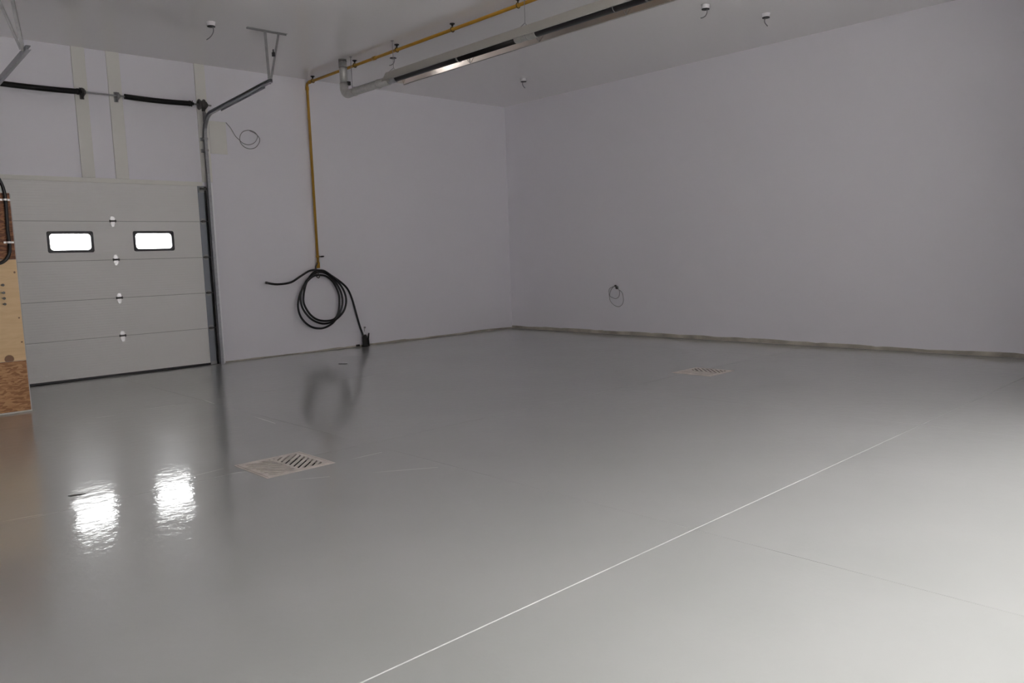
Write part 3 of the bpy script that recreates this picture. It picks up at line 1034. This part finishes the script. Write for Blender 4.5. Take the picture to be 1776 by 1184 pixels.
R_ = [(-.01, 0), (-.02, .04), (-.012, .075), (.025, .12)]
for (x, y, bd, lab) in ((-7.78, -2.37, L_, 'white ceiling box with hanging grey cable above the garage door'),
                        (-4.74, -2.39, L2, 'white ceiling box with curled cable between gas pipe and heater duct'),
                        (-1.69, -2.35, R_, 'white ceiling box nearest the far corner of the room'),
                        (-2.76, -7.07, L2, 'white ceiling box by the picture top right of the heater'),
                        (-1.68, -7.39, R_, 'white ceiling box near the right wall, its cable bent to the right')):
    junction_box(x, y, bd)['label'] = lab

# ================================================================== FLOOR DRAINS
def clip(poly, x0, x1, y0, y1):
    def cut(P, ax, v, keep_less):
        out = []
        for i in range(len(P)):
            a, b_ = P[i - 1], P[i]
            ia = (a[ax] <= v) if keep_less else (a[ax] >= v)
            ib = (b_[ax] <= v) if keep_less else (b_[ax] >= v)
            if ia != ib:
                t = (v - a[ax]) / (b_[ax] - a[ax])
                out.append((a[0] + (b_[0] - a[0]) * t, a[1] + (b_[1] - a[1]) * t))
            if ib:
                out.append(b_)
        return out
    for ax, v, kl in ((0, x0, False), (0, x1, True), (1, y0, False), (1, y1, True)):
        poly = cut(poly, ax, v, kl)
        if len(poly) < 3:
            return []
    return poly
def drain(cx, cy, label):
    t = thing('floor_drain', (cx, cy, 0), label, 'drain', 'square floor drains')
    h = HW
    bm = B()
    for a in ((cx - h, cx + h, cy - h, cy - h + .018), (cx - h, cx + h, cy + h - .018, cy + h),
              (cx - h, cx - h + .018, cy - h + .018, cy + h - .018), (cx + h - .018, cx + h, cy - h + .018, cy + h - .018)):
        box(bm, *a, -.05, .003)
    obj('frame', bm, GRATE, t)
    g = h - .024
    bm = B()
    zt, zb = .0035, -.006
    # border and spine
    bw = .042
    for a in ((cx - g, cx + g, cy - g, cy - g + bw), (cx - g, cx + g, cy + g - bw, cy + g),
              (cx - g, cx - g + bw, cy - g + bw, cy + g - bw), (cx + g - bw, cx + g, cy - g + bw, cy + g - bw),
              (cx - .014, cx + .014, cy - g + bw, cy + g - bw)):
        box(bm, *a, zb, zt)
    pitch, slot = .0505, .023
    for sgn, xa, xb in ((1, cx + .014, cx + g - bw), (-1, cx - g + bw, cx - .014)):
        dv = Vector((1, sgn)).normalized()
        nv = Vector((-dv.y, dv.x))
        c = Vector((cx, cy))
        for k in range(-14, 15):
            o0 = k * pitch + slot / 2
            o1 = (k + 1) * pitch - slot / 2
            P = [c + dv * -1 + nv * o0, c + dv * 1 + nv * o0, c + dv * 1 + nv * o1, c + dv * -1 + nv * o1]
            Q = clip([tuple(p) for p in P], xa, xb, cy - g + bw, cy + g - bw)
            if len(Q) >= 3:
                ar = abs(sum(Q[i - 1][0] * Q[i][1] - Q[i][0] * Q[i - 1][1] for i in range(len(Q)))) / 2
                if ar > 1e-5:
                    prism(bm, Q, 2, zb, zt - .0005)
    obj('grate', bm, GRATE, t)
    bm = B()
    x0, x1, y0, y1 = cx - h, cx + h, cy - h, cy + h
    vs = [bm.verts.new(p) for p in ((x0, y0, -.05), (x1, y0, -.05), (x1, y1, -.05), (x0, y1, -.05), (x0, y0, -.5), (x1, y0, -.5), (x1, y1, -.5), (x0, y1, -.5))]
    for f in ((4, 5, 6, 7), (0, 1, 5, 4), (1, 2, 6, 5), (2, 3, 7, 6), (3, 0, 4, 7)):
        bm.faces.new([vs[i] for i in f])
    obj('catch_basin', bm, PIT, t)
    return t
drain(*DR[0], 'square floor drain grate in front of the bright window reflections')
drain(*DR[1], 'square floor drain grate farther back near the right wall')

# ================================================================== SHEATHING BOARDS ON THE PARTITION
def board(name, z0, z1, m, label, cat):
    bm = B(); box(bm, -13.0, -10.428, -2.446, -2.431, z0, z1); bevel(bm, .0015, 1)
    o = obj(name, bm, m)
    return tag(o, label, cat)
board('strand_board', .022, .628, OSB, 'tan strand board at the foot of the low partition', 'board')
pw = board('plywood_sheet', .632, 1.842, PLY, 'pale plywood sheet between the two strand boards', 'board')
board('strand_board', 1.846, 2.625, OSBR, 'dark red brown strand board at the top of the low partition', 'board')
bm = B()
for (x, z, a, b_) in ((-10.602, .655, .06, .022), (-10.456, 1.695, .014, .014), (-10.457, 1.146, .01, .01), (-10.452, .855, .012, .010)):
    pass
def knot(x, z, rx, rz):
    bm = B()
    n = 16
    poly = [(x + rx * math.cos(2 * math.pi * k / n), max(.634, z + rz * math.sin(2 * math.pi * k / n))) for k in range(n)]
    prism(bm, poly, 1, -2.4475, -2.4455)
    return obj('knot', bm, KNOT, pw)
for a in ((-10.602, .66, .05, .05), (-10.457, 1.69, .011, .013), (-10.458, 1.145, .009, .010), (-10.454, .853, .011, .009)):
    knot(*a)
bm = B(); box(bm, -13.0, -10.418, -2.452, -2.431, .002, .02); bevel(bm, .002, 1)
tag(obj('base_strip', bm, TRIM), 'thin white base strip under the tan strand board', 'trim strip')

ck = thing('black_cable', (-10.5, -2.47, 1.8), 'thick black cable strapped to the dark strand board', 'cable')
bm = B()
tube(bm, smooth_path([(-10.70, -2.30, 3.25), (-10.60, -2.38, 2.98), (-10.505, -2.468, 2.74), (-10.478, -2.468, 2.55), (-10.487, -2.468, 2.2), (-10.484, -2.468, 2.0), (-10.50, -2.468, 1.90), (-10.55, -2.468, 1.83), (-10.62, -2.468, 1.80), (-10.75, -2.468, 1.82), (-10.9, -2.468, 1.9)], 6), .0195, 10)
obj('sheath', bm, BLACK, ck)
for (x, z) in ((-10.480, 2.545), (-10.485, 2.045)):
    bm = B()
    arc = [(x + .024 * math.cos(a), -2.468 - .022 * math.sin(a)) for a in [math.pi * k / 10 for k in range(11)]]
    sheet(bm, [(x + .052, -2.448), (x + .026, -2.448)] + arc[0:] + [(x - .026, -2.448), (x - .052, -2.448)], 2, z - .011, z + .011, .002)
    sp_ = obj('strap', bm, STRAP, ck)
    bm = B(); tube(bm, [(x - .042, -2.447, z), (x - .042, -2.456, z)], .010, 8)
    obj('screw', bm, HINGE, sp_)

bl = None
for z, lab in ((1.545, 'topmost of four bolts sticking out of the plywood sheet'), (1.455, 'second bolt from the top on the plywood sheet'),
               (1.388, 'third bolt from the top on the plywood sheet'), (1.320, 'lowest of four bolts sticking out of the plywood sheet')):
    if bl is None:
        bl = thing('wall_bolt', (-10.60, -2.447, z), lab, 'bolt', 'bolts in the plywood sheet')
        bm = B(); tube(bm, [(-10.605, -2.4465, z), (-10.600, -2.50, z)], .009, 8)
        obj('shank', bm, GALVD, bl)
        bm = B(); tube(bm, [(-10.600, -2.50, z), (-10.599, -2.512, z)], .016, 6)
        obj('head', bm, DARKM, bl)
        z_0 = z
    else:
        copy_thing(bl, (0, 0, z - z_0), lab)

# ================================================================== SMALL THINGS ON THE FLOOR
def sliver(name, p, r, w, h, m, label, cat):
    bm = B()
    P, Q = Vector((*p, 0)), Vector((*r, 0))
    d = (Q - P).normalized()
    s = Vector((-d.y, d.x, 0)) * w / 2
    prof = [P, P + d * .25 * (Q - P).length + s, Q - d * .2 * (Q - P).length + s * .8, Q, Q - d * .3 * (Q - P).length - s, P + d * .2 * (Q - P).length - s * .7]
    prism(bm, [(v.x, v.y) for v in prof], 2, .0003, h)
    tag(obj(name, bm, m), label, cat)
sliver('debris_sliver', (-5.86, -1.98), (-5.77, -2.11), .03, .006, STUB, 'dark sliver of debris on the floor below the hose coil', 'debris')
sliver('debris_sliver', (-11.16, -6.91), (-11.05, -6.95), .035, .004, DARKM, 'dark sliver lying in the left bright window reflection on the floor', 'debris')
